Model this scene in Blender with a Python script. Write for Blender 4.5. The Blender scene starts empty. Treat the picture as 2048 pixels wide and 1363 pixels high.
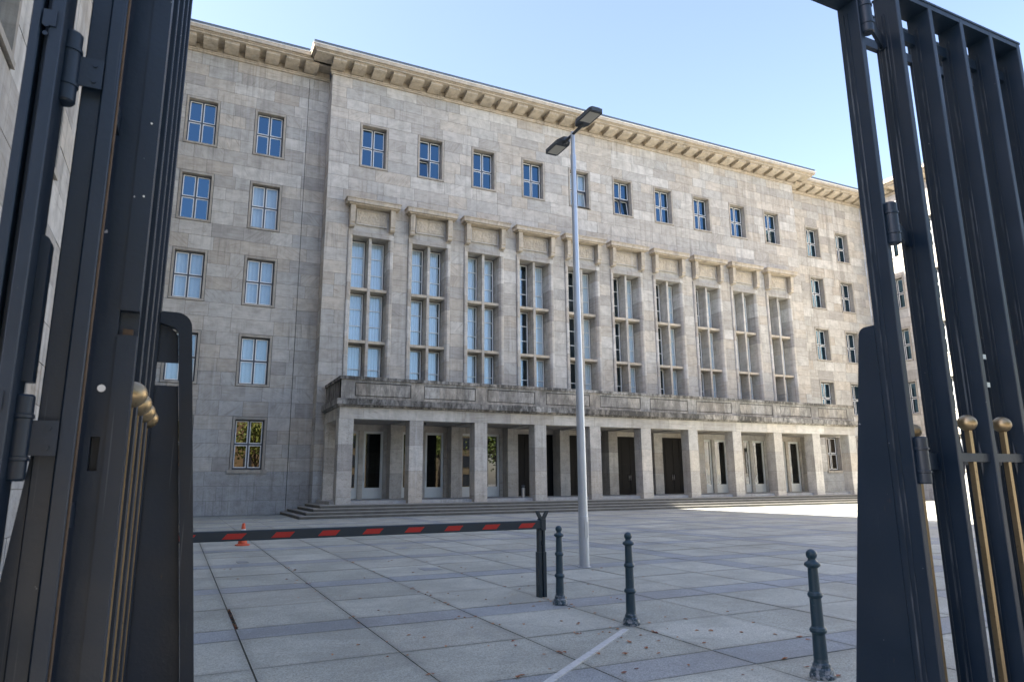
import bpy, math, random
from mathutils import Matrix, Vector
random.seed(11)
sc = bpy.context.scene
COL = sc.collection
rad = math.radians

# ------------------------------------------------------------------ camera
YAW, PIT, ROLL, EYE = .4486, .2040, -.0078, 1.6
fw = Vector((math.sin(YAW)*math.cos(PIT), math.cos(YAW)*math.cos(PIT), math.sin(PIT)))
rt = Vector((math.cos(YAW), -math.sin(YAW), 0)); up = rt.cross(fw)
rt2 = rt*math.cos(ROLL)+up*math.sin(ROLL); up2 = up*math.cos(ROLL)-rt*math.sin(ROLL)
cam = bpy.data.cameras.new('camera'); co = bpy.data.objects.new('camera', cam); COL.objects.link(co)
m3 = Matrix((rt2, up2, -fw)).transposed()
co.matrix_world = Matrix.Translation((0, 0, EYE)) @ m3.to_4x4()
cam.sensor_width = 36; cam.lens = 36*1372.6/2048
cam.clip_start = .05; cam.clip_end = 3000
cam.dof.use_dof = True; cam.dof.focus_distance = 18; cam.dof.aperture_fstop = 7.0
sc.camera = co

def project(p):
    v = Vector(p)-Vector((0, 0, EYE)); c = v.dot(fw)
    if c < .1: return None
    return 1024+1372.6*v.dot(rt2)/c, 681.5-1372.6*v.dot(up2)/c, c
def in_view(p, mar=60):
    q = project(p)
    return q is not None and -mar < q[0] < 2048+mar and -mar < q[1] < 1363+mar

# ------------------------------------------------------------------ light
SUN_EL, SUN_A = 44.1, 7.5          # degrees; the sun stands left of the court, a little behind the facade plane
w = bpy.data.worlds.new('World'); sc.world = w; w.use_nodes = True
nt = w.node_tree; bg = nt.nodes['Background']
sky = nt.nodes.new('ShaderNodeTexSky'); sky.sky_type = 'NISHITA'; sky.sun_disc = False
sky.sun_elevation = rad(SUN_EL); sky.sun_rotation = rad(-(90-SUN_A))
sky.air_density = 1.0; sky.dust_density = 1.2; sky.ozone_density = 4.0
tint = nt.nodes.new('ShaderNodeMix'); tint.data_type = 'RGBA'; tint.blend_type = 'MULTIPLY'
tint.inputs['Factor'].default_value = 1; tint.inputs['B'].default_value = (1.17, .96, .86, 1)
nt.links.new(sky.outputs[0], tint.inputs['A']); nt.links.new(tint.outputs['Result'], bg.inputs[0]); bg.inputs[1].default_value = .08
sd = bpy.data.lights.new('sun', 'SUN'); so = bpy.data.objects.new('sun', sd); COL.objects.link(so)
sd.energy = 5.0; sd.angle = rad(.53); sd.color = (1, .93, .82)
d = Vector((math.cos(rad(SUN_A))*math.cos(rad(SUN_EL)), -math.sin(rad(SUN_A))*math.cos(rad(SUN_EL)), -math.sin(rad(SUN_EL))))
so.rotation_euler = d.to_track_quat('-Z', 'Y').to_euler(); so.location = (-40, 20, 60)
sc.view_settings.view_transform = 'Standard'; sc.view_settings.look = 'None'
sc.view_settings.gamma = 1; sc.view_settings.use_curve_mapping = False
sc.view_settings.exposure = 2.75
sc.cycles.max_bounces = 6; sc.cycles.diffuse_bounces = 4; sc.cycles.transparent_max_bounces = 16

# ------------------------------------------------------------------ materials
class NG:
    """little node-tree writer"""
    def __init__(s, name):
        s.m = bpy.data.materials.new(name); s.m.use_nodes = True; s.t = s.m.node_tree
        s.b = s.t.nodes['Principled BSDF']; s.out = s.t.nodes['Material Output']
    def n(s, typ, ins=None, **kw):
        x = s.t.nodes.new(typ)
        for k, v in kw.items(): setattr(x, k, v)
        for k, v in (ins or {}).items(): s.set(x.inputs[k], v)
        return x
    def set(s, sock, v):
        if isinstance(v, bpy.types.NodeSocket): s.t.links.new(v, sock)
        elif isinstance(v, bpy.types.Node): s.t.links.new(v.outputs[0], sock)
        else: sock.default_value = v
    def math(s, op, a, b=0., clamp=False):
        x = s.n('ShaderNodeMath', {0: a, 1: b}, operation=op); x.use_clamp = clamp; return x.outputs[0]
    def mixc(s, f, a, b, mode='MIX'):
        x = s.n('ShaderNodeMix', data_type='RGBA', blend_type=mode)
        s.set(x.inputs['Factor'], f); s.set(x.inputs['A'], a); s.set(x.inputs['B'], b); return x.outputs['Result']
    def ramp(s, f, stops):
        x = s.n('ShaderNodeValToRGB', {0: f}); e = x.color_ramp.elements
        while len(e) < len(stops): e.new(.5)
        for el, (p, c) in zip(e, stops): el.position = p; el.color = c if len(c) == 4 else (*c, 1)
        return x.outputs[0]
    def noise(s, vec, scale, det=4, rough=.55, dist=0):
        return s.n('ShaderNodeTexNoise', {'Vector': vec, 'Scale': scale, 'Detail': det, 'Roughness': rough, 'Distortion': dist}).outputs[0]
    def attr(s, name, out='Fac'):
        return s.n('ShaderNodeAttribute', attribute_name=name).outputs[out]
    def pos(s): return s.n('ShaderNodeNewGeometry').outputs['Position']
    def mapv(s, vec, scale=(1, 1, 1), loc=(0, 0, 0)):
        return s.n('ShaderNodeMapping', {'Vector': vec, 'Scale': scale, 'Location': loc}).outputs[0]
    def bump(s, h, st, dist=.02):
        s.set(s.b.inputs['Normal'], s.n('ShaderNodeBump', {'Height': h, 'Strength': st, 'Distance': dist}).outputs[0])
    def fin(s, col=None, rough=None, metal=None, spec=None):
        if col is not None: s.set(s.b.inputs['Base Color'], col)
        if rough is not None: s.set(s.b.inputs['Roughness'], rough)
        if metal is not None: s.set(s.b.inputs['Metallic'], metal)
        if spec is not None: s.set(s.b.inputs['Specular IOR Level'], spec)
        return s.m
V3 = lambda *a: tuple(a)

def stone_mat(name, gain=1., stain=0., vein=1., tint=None, speck=0.):
    g = NG(name); p = g.pos(); t = g.attr('tone')
    off = g.n('ShaderNodeCombineXYZ', {0: g.math('MULTIPLY', t, 61.), 1: g.math('MULTIPLY', t, 23.), 2: g.math('MULTIPLY', t, 97.)}).outputs[0]
    q = g.n('ShaderNodeVectorMath', {0: p, 1: off}, operation='ADD').outputs[0]
    t2 = g.math('FRACT', g.math('MULTIPLY', t, 7.31)); t3 = g.math('FRACT', g.math('MULTIPLY', t, 17.77)); t4 = g.math('FRACT', g.math('MULTIPLY', t, 41.3))
    base = g.ramp(t, [(0, (.30*gain, .28*gain, .255*gain)), (.25, (.375*gain, .35*gain, .312*gain)), (.45, (.46*gain, .43*gain, .385*gain)), (.62, (.37*gain, .36*gain, .335*gain)), (.8, (.485*gain, .458*gain, .41*gain)), (1, (.53*gain, .51*gain, .47*gain))])
    warm = g.mixc(g.math('MULTIPLY', g.math('GREATER_THAN', t2, .66), .34), base, (.48*gain, .39*gain, .28*gain, 1))
    if tint: warm = g.mixc(.7, warm, (*tint, 1))
    # bedding bands, one slant per stone
    sl = g.n('ShaderNodeVectorRotate', {'Vector': q, 'Angle': g.math('MULTIPLY', g.math('SUBTRACT', t3, .5), g.math('MULTIPLY', g.math('GREATER_THAN', t4, .6), 2.2))}, rotation_type='Y_AXIS').outputs[0]
    bed = g.noise(g.mapv(sl, (.8, .8, 7.5)), 1.3, 6, .62, .6)
    blot = g.noise(q, 2.1, 5, .6, .3)
    big = g.noise(g.mapv(p, (.10, .10, .07)), 1., 3, .5)
    c = g.mixc(g.math('MULTIPLY', g.ramp(bed, [(.35, (0, 0, 0)), (.7, (1, 1, 1))]), .5*vein), warm, g.mixc(.5, warm, (.62*gain, .60*gain, .56*gain, 1)))
    c = g.mixc(g.math('MULTIPLY', g.ramp(bed, [(.30, (1, 1, 1)), (.44, (0, 0, 0))]), .42*vein), c, (.20*gain, .175*gain, .145*gain, 1))
    c = g.mixc(g.math('MULTIPLY', g.ramp(blot, [(.34, (1, 1, 1)), (.62, (0, 0, 0))]), .42), c, (.21*gain, .20*gain, .18*gain, 1))
    # shell pits on some stones
    vor = g.n('ShaderNodeTexVoronoi', {'Vector': g.mapv(sl, (1, 1, 2.0)), 'Scale': 13.}).outputs['Distance']
    pit = g.math('MULTIPLY', g.ramp(vor, [(.10, (1, 1, 1)), (.22, (0, 0, 0))]), g.math('MULTIPLY', g.ramp(g.noise(q, 3.2, 3), [(.5, (0, 0, 0)), (.62, (1, 1, 1))]), g.math('GREATER_THAN', t3, .45)))
    c = g.mixc(g.math('MULTIPLY', pit, .65), c, (.10, .095, .085, 1))
    if speck:
        k1 = g.ramp(g.noise(g.mapv(sl, (1, 1, 1.7)), 9.5, 6, .72, .8), [(.36, (1, 1, 1)), (.47, (0, 0, 0))])
        k2 = g.ramp(g.noise(q, 24., 4, .7), [(.56, (0, 0, 0)), (.66, (1, 1, 1))])
        c = g.mixc(g.math('MULTIPLY', k1, speck), c, (.15*gain, .135*gain, .115*gain, 1))
        c = g.mixc(g.math('MULTIPLY', k2, speck*.6), c, (.66*gain, .64*gain, .59*gain, 1))
    # rain streaks and soot
    stre = g.noise(g.mapv(p, (2.2, 2.2, .10)), 1., 5, .6)
    sm = g.math('MULTIPLY', g.ramp(stre, [(.5, (0, 0, 0)), (.72, (1, 1, 1))]), g.ramp(big, [(.38, (0, 0, 0)), (.62, (1, 1, 1))]))
    c = g.mixc(g.math('MULTIPLY', sm, .5), c, (.14, .13, .115, 1))
    wash = g.ramp(g.noise(g.mapv(p, (3.1, 3.1, .16), (5, 2, 9)), 1., 4), [(.58, (0, 0, 0)), (.75, (1, 1, 1))])
    c = g.mixc(g.math('MULTIPLY', wash, .28), c, (.60*gain, .60*gain, .58*gain, 1))
    zc = g.n('ShaderNodeSeparateXYZ', {0: p}).outputs[2]
    drip = g.math('MULTIPLY', g.ramp(g.noise(g.mapv(p, (5.5, 5.5, .22), (3, 8, 1)), 1., 5, .65), [(.52, (0, 0, 0)), (.66, (1, 1, 1))]), g.ramp(g.noise(g.mapv(p, (.35, .35, .5), (9, 1, 4)), 1., 3), [(.46, (0, 0, 0)), (.60, (1, 1, 1))]))
    c = g.mixc(g.math('MULTIPLY', drip, .38), c, (.115, .105, .09, 1))
    if stain:
        s1 = g.noise(g.mapv(p, (2.6, 2.6, .9)), 1.4, 7, .7); s2 = g.noise(p, .5, 3)
        f = g.math('MULTIPLY', g.ramp(g.math('ADD', g.math('MULTIPLY', s1, .6), g.math('MULTIPLY', s2, .4)), [(.40, (0, 0, 0)), (.56, (1, 1, 1))]), stain)
        c = g.mixc(f, c, (.055, .052, .047, 1))
        s3 = g.ramp(g.noise(g.mapv(p, (9, 9, 3)), 1.7, 5, .7), [(.56, (0, 0, 0)), (.66, (1, 1, 1))])
        c = g.mixc(g.math('MULTIPLY', s3, stain*.8), c, (.05, .05, .046, 1))
    fine = g.noise(g.mapv(q, (1, 1, 2.5)), 38., 3)
    g.bump(g.math('ADD', g.math('MULTIPLY', fine, .6), g.math('ADD', g.math('MULTIPLY', pit, -1.2), g.math('MULTIPLY', bed, .6))), .45, .012)
    return g.fin(c, .86, None, .25)
M = {}
M['stone'] = stone_mat('shell_limestone', 1.06)
M['stone_pale'] = stone_mat('cornice_stone', 1.0, .05, .7, (.56, .465, .335))  # ochre tint has the warm bounced light on soffits painted in
M['stone_dirty'] = stone_mat('weathered_stone', .9, .95, .8)
M['stone_shell'] = stone_mat('coarse_shell_limestone', 1.08, 0, .5, None, .55)
M['stone_trim'] = stone_mat('window_trim_stone', .92, .12, .6, (.42, .37, .30))
M['stone_grimy'] = stone_mat('grimy_parapet_stone', 1.0, .6, .8)
M['stone_plinth'] = stone_mat('granite_plinth', 1.0, .08, .5, (.38, .40, .415), .4)

def plain(name, col, rough=.6, metal=0., bump=0., var=.25, scale=8., spec=.5):
    g = NG(name); p = g.pos(); n = g.noise(p, scale, 5, .6)
    a = tuple(x*(1-var) for x in col)+(1,); b = tuple(min(1, x*(1+var)) for x in col)+(1,)
    if bump: g.bump(g.noise(p, scale*12, 3), bump, .004)
    return g.fin(g.mixc(n, a, b), rough, metal, spec)
M['joint'] = plain('mortar_joint', (.15, .14, .125), .95)  # dark mortar colour showing in the joints between stones
M['groove'] = plain('deep_groove', (.05, .047, .042), .95)
M['riser'] = plain('dark_step_riser', (.10, .097, .085), .9, var=.6, scale=2.2)  # riser colour darker than the tread slabs above it
M['tread'] = plain('pale_step_tread', (.27, .26, .235), .85, var=.3, scale=2.)
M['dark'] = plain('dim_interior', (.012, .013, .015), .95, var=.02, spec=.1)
M['frame'] = plain('slate_painted_timber', (.055, .062, .075), .5)
M['sash'] = plain('white_painted_sash', (.72, .72, .70), .45, var=.05)
M['doorwhite'] = plain('pale_door_paint', (.60, .62, .60), .4, var=.06)
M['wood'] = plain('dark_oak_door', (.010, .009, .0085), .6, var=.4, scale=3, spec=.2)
M['zinc'] = plain('zinc_roof_edge', (.10, .125, .15), .45, var=.2, scale=2)
M['gutter'] = plain('gutter_painted_sunlight', (.86, .87, .88), .4, 0, var=.03)  # near-white colour stands in for sunlight catching the gutter edge
M['curtain'] = plain('white_curtain', (.52, .54, .56), .9, var=.06)
M['drape'] = plain('pale_hall_drape', (.80, .82, .84), .9, var=.05)
M['red'] = plain('red_cloth', (.42, .02, .03), .8)
M['galv'] = plain('galvanised_steel', (.46, .50, .55), .42, .75, .05, .12, 3)
M['lampgrey'] = plain('anthracite_lamp_paint', (.045, .052, .06), .45, var=.1)
M['lens'] = plain('lamp_lens', (.45, .43, .36), .35, var=.12, scale=30)
M['steel'] = plain('brushed_steel', (.42, .42, .42), .35, .9)
M['barrier'] = plain('blue_grey_barrier_paint', (.010, .024, .036), .42, var=.2, scale=6)
M['redfoil'] = plain('red_reflective_foil', (.40, .013, .010), .45, var=.1)
M['orange'] = plain('orange_cone_plastic', (.60, .085, .03), .5, var=.15)
M['whitefoil'] = plain('white_reflective_foil', (.78, .78, .76), .5, var=.06)
M['rust'] = plain('rust_edge', (.085, .055, .032), .85, var=.75, scale=22)
M['trunk'] = plain('tree_bark', (.09, .07, .05), .9, var=.4)
M['opposite'] = plain('ochre_render', (.36, .27, .16), .85, var=.15)
M['asphalt'] = plain('pale_street_paving', (.19, .185, .175), .9, var=.3, scale=2)

def paint_mat():
    g = NG('blue_black_gate_paint'); p = g.pos()
    n = g.noise(p, 5., 4); big = g.noise(p, 1.3, 3)
    c = g.mixc(n, (.0035, .0118, .0255, 1), (.006, .018, .037, 1))
    c = g.mixc(g.math('MULTIPLY', g.ramp(big, [(.45, (0, 0, 0)), (.7, (1, 1, 1))]), .35), c, (.014, .021, .031, 1))
    # vertical scuffs and bare paint chips
    scr = g.ramp(g.noise(g.mapv(p, (85, 85, .9)), 1., 3, .5), [(.685, (0, 0, 0)), (.73, (1, 1, 1))])
    c = g.mixc(g.math('MULTIPLY', scr, .5), c, (.09, .10, .12, 1))
    chip = g.ramp(g.noise(p, 42., 2), [(.77, (0, 0, 0)), (.79, (1, 1, 1))])
    c = g.mixc(g.math('MULTIPLY', chip, .8), c, (.36, .37, .38, 1))
    rust = g.ramp(g.noise(g.mapv(p, (16, 16, 5)), 1., 5, .7), [(.70, (0, 0, 0)), (.78, (1, 1, 1))])
    c = g.mixc(g.math('MULTIPLY', rust, .6), c, (.11, .065, .035, 1))
    g.bump(g.math('ADD', g.noise(p, 70., 3), g.math('MULTIPLY', chip, -.6)), .25, .003)
    return g.fin(c, g.ramp(n, [(.3, (.36,)*3), (.7, (.52,)*3)]), None, .5)
M['paint'] = paint_mat()
g = NG('worn_paint_ridge'); p = g.pos()
M['ridge'] = g.fin(g.mixc(g.ramp(g.noise(g.mapv(p, (14, 14, 2.2)), 1., 4, .6), [(.48, (0, 0, 0)), (.66, (1, 1, 1))]), (.010, .020, .034, 1), (.085, .10, .12, 1)), .5)
def bollard_mat():
    g = NG('bollard_paint'); p = g.pos(); z = g.n('ShaderNodeSeparateXYZ', {0: p}).outputs[2]
    n = g.noise(p, 14., 5, .65)
    c = g.mixc(n, (.010, .032, .050, 1), (.020, .054, .076, 1))
    low = g.math('MULTIPLY', g.ramp(z, [(.02, (1, 1, 1)), (.16, (0, 0, 0))]), g.ramp(g.noise(p, 30., 5, .7), [(.48, (0, 0, 0)), (.58, (1, 1, 1))]))
    c = g.mixc(g.math('MULTIPLY', low, .85), c, (.34, .36, .39, 1))
    sp = g.ramp(g.noise(p, 60., 2), [(.72, (0, 0, 0)), (.76, (1, 1, 1))])
    c = g.mixc(g.math('MULTIPLY', sp, .5), c, (.30, .32, .34, 1))
    g.bump(g.noise(p, 45., 4), .3, .004)
    return g.fin(c, .42)
M['bollard'] = bollard_mat()
def brass_mat():
    g = NG('worn_brass'); p = g.pos(); n = g.noise(p, 9., 4)
    c = g.mixc(n, (.29, .21, .11, 1), (.40, .315, .195, 1))
    sp = g.ramp(g.noise(p, 60., 3), [(.6, (0, 0, 0)), (.7, (1, 1, 1))])
    c = g.mixc(g.math('MULTIPLY', sp, .5), c, (.10, .075, .045, 1))
    return g.fin(c, .40, .85)
M['brass'] = brass_mat()

def slab_mat(name, c0, c1):
    g = NG(name); p = g.pos(); t = g.attr('tone')
    base = g.mixc(t, (*c0, 1), (*c1, 1))
    t2 = g.math('FRACT', g.math('MULTIPLY', t, 9.7))
    base = g.mixc(g.math('MULTIPLY', g.math('GREATER_THAN', t2, .78), .30), base, (.30, .265, .21, 1))
    ag = g.n('ShaderNodeTexVoronoi', {'Vector': p, 'Scale': 95.}).outputs['Color']
    agv = g.n('ShaderNodeSeparateColor', {0: ag}).outputs[0]
    base = g.mixc(.42, base, g.mixc(agv, tuple(x*.45 for x in c0)+(1,), tuple(min(1, x*1.55) for x in c1)+(1,)))
    st = g.noise(p, .9, 6, .65, .5); st2 = g.noise(p, 4.5, 5, .7)
    base = g.mixc(g.math('MULTIPLY', g.ramp(st, [(.40, (1, 1, 1)), (.58, (0, 0, 0))]), .40), base, tuple(x*.50 for x in c0)+(1,))
    base = g.mixc(g.math('MULTIPLY', g.ramp(st2, [(.62, (0, 0, 0)), (.78, (1, 1, 1))]), .35), base, tuple(min(1, x*1.35) for x in c1)+(1,))
    gc = g.n('ShaderNodeSeparateXYZ', {0: g.n('ShaderNodeTexCoord').outputs['Generated']})
    ex = g.math('MINIMUM', gc.outputs[0], g.math('SUBTRACT', 1., gc.outputs[0])); ey = g.math('MINIMUM', gc.outputs[1], g.math('SUBTRACT', 1., gc.outputs[1]))
    edge = g.ramp(g.math('ADD', g.math('MINIMUM', ex, ey), g.math('MULTIPLY', g.noise(p, 3.2, 5, .7), .10)), [(.035, (1, 1, 1)), (.12, (0, 0, 0))])
    base = g.mixc(g.math('MULTIPLY', edge, .40), base, (.13, .13, .105, 1))
    sp = g.ramp(g.noise(p, 23., 2), [(.73, (0, 0, 0)), (.76, (1, 1, 1))])
    base = g.mixc(g.math('MULTIPLY', sp, .55), base, (.07, .06, .05, 1))
    g.bump(g.math('ADD', agv, g.math('MULTIPLY', st2, .8)), .35, .004)
    return g.fin(base, g.ramp(st, [(.3, (.55,)*3), (.7, (.8,)*3)]), None, .35)
M['slab'] = slab_mat('washed_concrete_slab', (.315, .315, .265), (.465, .46, .395))
M['slab_dark'] = slab_mat('bluish_granite_band', (.265, .278, .278), (.325, .338, .335))
g = NG('painted_line'); p = g.pos()
M['line'] = g.fin(g.mixc(g.math('MULTIPLY', g.ramp(g.noise(p, 18., 5, .7), [(.5, (0, 0, 0)), (.62, (1, 1, 1))]), .7), (.52, .52, .50, 1), (.34, .34, .33, 1)), .7)
g = NG('mossy_joint_soil'); p = g.pos()
M['soil'] = g.fin(g.mixc(g.ramp(g.noise(p, 1.1, 4), [(.45, (0, 0, 0)), (.6, (1, 1, 1))]), (.022, .022, .02, 1), (.035, .042, .016, 1)), .95)
def glass_mat(name, ior, tint, refl):
    """thin pane: coated reflection on the face, clear on the way out"""
    g = NG(name)
    bf = g.n('ShaderNodeNewGeometry').outputs['Backfacing']
    fr = g.n('ShaderNodeFresnel', {'IOR': ior}).outputs[0]
    fr = g.math('MULTIPLY', fr, g.math('SUBTRACT', 1., bf))
    tr = g.n('ShaderNodeBsdfTransparent', {0: tint})
    gl = g.n('ShaderNodeBsdfGlossy', {'Color': refl, 'Roughness': .0})
    mx = g.n('ShaderNodeMixShader', {0: fr, 1: tr.outputs[0], 2: gl.outputs[0]})
    g.t.links.new(mx.outputs[0], g.out.inputs[0]); return g.m
M['glass'] = glass_mat('window_glass', 2.1, (.90, .94, .96, 1), (.62, .84, 1, 1))
M['doorglass'] = glass_mat('door_glass', 2.0, (.35, .38, .36, 1), (.9, .95, 1, 1))
g = NG('coated_glass_before_dark_room')      # no curtain behind: only what it mirrors
fr = g.n('ShaderNodeFresnel', {'IOR': 2.35}).outputs[0]
gl = g.n('ShaderNodeBsdfGlossy', {'Color': g.mixc(1., g.n('ShaderNodeCombineColor', {0: fr, 1: fr, 2: fr}).outputs[0], (.42, .76, 1.1, 1), 'MULTIPLY'), 'Roughness': .0})
g.t.links.new(gl.outputs[0], g.out.inputs[0]); M['glass_dark'] = g.m
g = NG('ground_floor_glass'); fr = g.n('ShaderNodeFresnel', {'IOR': 2.2}).outputs[0]
gl = g.n('ShaderNodeBsdfGlossy', {'Color': g.mixc(1., g.n('ShaderNodeCombineColor', {0: fr, 1: fr, 2: fr}).outputs[0], (1, .9, .8, 1), 'MULTIPLY'), 'Roughness': .0})
g.t.links.new(gl.outputs[0], g.out.inputs[0]); M['glass_low'] = g.m
def leaf_mat(name, a, b):
    g = NG(name); r = g.n('ShaderNodeObjectInfo').outputs['Random']; n = g.noise(g.pos(), 3., 3)
    return g.fin(g.mixc(g.math('FRACT', g.math('ADD', r, n)), (*a, 1), (*b, 1)), .75)
M['fallen'] = leaf_mat('dry_leaf', (.20, .055, .03), (.42, .19, .08))
M['foliage'] = leaf_mat('tree_foliage', (.05, .10, .018), (.16, .19, .03))

# ------------------------------------------------------------------ mesh helpers
class MB:
    def __init__(s): s.v = []; s.f = []; s.mi = []; s.t = []; s.sm = []
    def face(s, idx, m=0, t=.5, sm=False): s.f.append(idx); s.mi.append(m); s.t.append(t); s.sm.append(sm)
    def box(s, x0, x1, y0, y1, z0, z1, m=0, t=None):
        t = random.random() if t is None else t
        b = len(s.v)
        s.v += [(x0, y0, z0), (x1, y0, z0), (x1, y1, z0), (x0, y1, z0), (x0, y0, z1), (x1, y0, z1), (x1, y1, z1), (x0, y1, z1)]
        for q in ((0, 3, 2, 1), (4, 5, 6, 7), (0, 1, 5, 4), (1, 2, 6, 5), (2, 3, 7, 6), (3, 0, 4, 7)): s.face([b+i for i in q], m, t)
        return s
    def prism(s, pts, z0, z1, m=0, t=None, axis='z'):
        """closed polygon pts (ccw seen down the axis) swept along an axis"""
        t = random.random() if t is None else t; n = len(pts); b = len(s.v)
        mk = {'z': lambda a, c, h: (a, c, h), 'x': lambda a, c, h: (h, a, c), 'y': lambda a, c, h: (a, h, c)}[axis]
        for h in (z0, z1): s.v += [mk(a, c, h) for a, c in pts]
        for i in range(n):
            j = (i+1) % n; s.face([b+i, b+j, b+n+j, b+n+i], m, t)
        s.face([b+i for i in reversed(range(n))], m, t); s.face([b+n+i for i in range(n)], m, t); return s
    def bar(s, x0, x1, y0, y1, z0, z1, ch=.004, m=0, t=None):
        return s.prism([(x0+ch, y0), (x1-ch, y0), (x1, y0+ch), (x1, y1-ch), (x1-ch, y1), (x0+ch, y1), (x0, y1-ch), (x0, y0+ch)], z0, z1, m, t)
    def lathe(s, prof, cx=0, cy=0, seg=20, m=0, t=.5, sharp=True):
        segs = [(prof[i], prof[i+1]) for i in range(len(prof)-1)] if sharp else None
        rings = [p for sg in segs for p in sg] if sharp else prof
        b = len(s.v)
        for r, z in rings:
            for k in range(seg):
                a = 2*math.pi*k/seg; s.v.append((cx+r*math.cos(a), cy+r*math.sin(a), z))
        for i in range(0, len(rings)-1, 2 if sharp else 1):
            for k in range(seg):
                k2 = (k+1) % seg; s.face([b+i*seg+k, b+i*seg+k2, b+(i+1)*seg+k2, b+(i+1)*seg+k], m, t, True)
        n = len(s.v)                                    # caps keep their own points so that the rims stay crisp
        for z, (r, z_) in ((0, prof[0]), (1, prof[-1])):
            c = len(s.v)
            for k in range(seg):
                a = 2*math.pi*k/seg; s.v.append((cx+r*math.cos(a), cy+r*math.sin(a), z_))
            ix = [c+k for k in range(seg)]; s.face(ix if z else ix[::-1], m, t)
        return s
    def tube(s, p0, p1, r, seg=12, m=0, r1=None):
        p0, p1 = Vector(p0), Vector(p1); a = (p1-p0).normalized(); u = a.orthogonal().normalized(); w_ = a.cross(u); b = len(s.v)
        for p, rr in ((p0, r), (p1, r if r1 is None else r1)):
            for k in range(seg):
                g_ = 2*math.pi*k/seg; s.v.append(tuple(p+(u*math.cos(g_)+w_*math.sin(g_))*rr))
        for k in range(seg): s.face([b+k, b+(k+1) % seg, b+seg+(k+1) % seg, b+seg+k], m, .5, True)
        s.face([b+k for k in reversed(range(seg))], m); s.face([b+seg+k for k in range(seg)], m); return s
    def mesh(s, name, mats):
        me = bpy.data.meshes.new(name); me.from_pydata(s.v, [], s.f)
        for m in (mats if isinstance(mats, (list, tuple)) else [mats]): me.materials.append(M[m])
        me.polygons.foreach_set('material_index', s.mi); me.polygons.foreach_set('use_smooth', s.sm)
        me.attributes.new('tone', 'FLOAT', 'FACE').data.foreach_set('value', s.t); me.update(); return me
    def build(s, name, mats, parent=None, loc=(0, 0, 0), rz=0): return link(name, s.mesh(name, mats), parent, loc, rz)
def link(name, me, parent=None, loc=(0, 0, 0), rz=0):
    o = bpy.data.objects.new(name, me); COL.objects.link(o); o.location = loc; o.rotation_euler.z = rz
    if parent is not None: o.parent = parent
    return o
def empty(name, loc=(0, 0, 0), rz=0, parent=None):
    o = bpy.data.objects.new(name, None); COL.objects.link(o); o.location = loc; o.rotation_euler.z = rz; o.empty_display_size = .2
    if parent is not None: o.parent = parent
    return o
def tag(o, label=None, cat=None, group=None, kind=None):
    for k, v in (('label', label), ('category', cat), ('group', group), ('kind', kind)):
        if v: o[k] = v
    return o
KIDS = {}
def copy_tree(o, parent=None):
    c = o.copy(); COL.objects.link(c)
    if parent is not None: c.parent = parent
    for ch in list(o.children): copy_tree(ch, c)
    return c
def unit_blocks(name, mat, n=14, ch=0.):
    out = []
    for k in range(n): out.append(MB().box(-.5, .5, 0, 1, -.5, .5, 0, (k+.5)/n).mesh(name, mat))
    return out

# ------------------------------------------------------------------ setting: ground
gr = MB(); gr.v = [(-900, -900, -.07), (900, -900, -.07), (900, 900, -.07), (-900, 900, -.07)]; gr.face([0, 1, 2, 3])
tag(gr.build('ground', 'asphalt'), kind='structure')
PX0, PX1, PY0, PY1 = -2.45, 56.6, 1.2, 41.1
pv = MB().box(PX0, PX1, PY0, PY1, -.06, -.022).build('pavement', 'soil'); tag(pv, kind='structure')
yb = [(1.2, 1.75, 0), (1.75, 2.35, 1), (2.35, 3.68, 0), (3.68, 5.02, 0), (5.02, 5.60, 1), (5.60, 6.92, 0), (6.92, 8.25, 0), (8.25, 8.85, 1), (8.85, 10.29, 0), (10.29, 11.75, 0)]
y = 11.75
while y < PY1-.1:
    for wd, dk in ((.6, 1), (1.48, 0), (1.46, 0)):
        if y >= PY1-.05: break
        yb.append((y, min(y+wd, PY1), dk)); y += wd
xb = [(PX0, -1.98, 0), (-1.98, -.62, 0), (-.62, .74, 0), (.74, 2.10, 0), (2.10, 3.46, 0), (3.46, 4.82, 0), (4.82, 6.18, 0), (6.18, 7.22, 0), (7.22, 8.58, 0), (8.58, 9.78, 0)]
x = 9.78
while x < PX1-.1:
    for wd, dk in ((.62, 1), (1.36, 0), (1.36, 0), (1.2, 0)):
        if x >= PX1-.05: break
        xb.append((x, min(x+wd, PX1), dk)); x += wd
slabs = []
for (y0, y1, dy) in yb:
    for (x0, x1, dx) in xb:
        cx, cy = (x0+x1)/2, (y0+y1)/2
        if cy > 34.6 and 5.6 < cx < 47: continue
        q = project((cx, cy, 0)); sc_ = 0
        if q and in_view((cx, cy, 0), 90): sc_ = (x1-x0)*(y1-y0)/q[2]**3
        slabs.append((sc_, x0, x1, y0, y1, dx or dy))
slabs.sort(reverse=True)
ub = [unit_blocks('paving_slab', 'slab'), unit_blocks('paving_slab', 'slab_dark')]
rest = MB()
for k, (s_, x0, x1, y0, y1, dk) in enumerate(slabs):
    gp = .007; h = random.uniform(-.0025, .0015)
    if y0 == 8.85 and x0 == .74: x0 += .03
    if s_ > 0 and k < 300:
        o = link('paving_slab', random.choice(ub[dk]), pv, ((x0+x1)/2, y0+gp, -.030+h)); o.scale = (x1-x0-2*gp, y1-y0-2*gp, .06)
        o.rotation_euler.x = random.uniform(-.0012, .0012); o.rotation_euler.y = random.uniform(-.0012, .0012)
    else: rest.box(x0+gp, x1-gp, y0+gp, y1-gp, -.06, h, dk, random.random())
tag(rest.build('paving_slabs', ['slab', 'slab_dark'], pv), kind='stuff')
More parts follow.
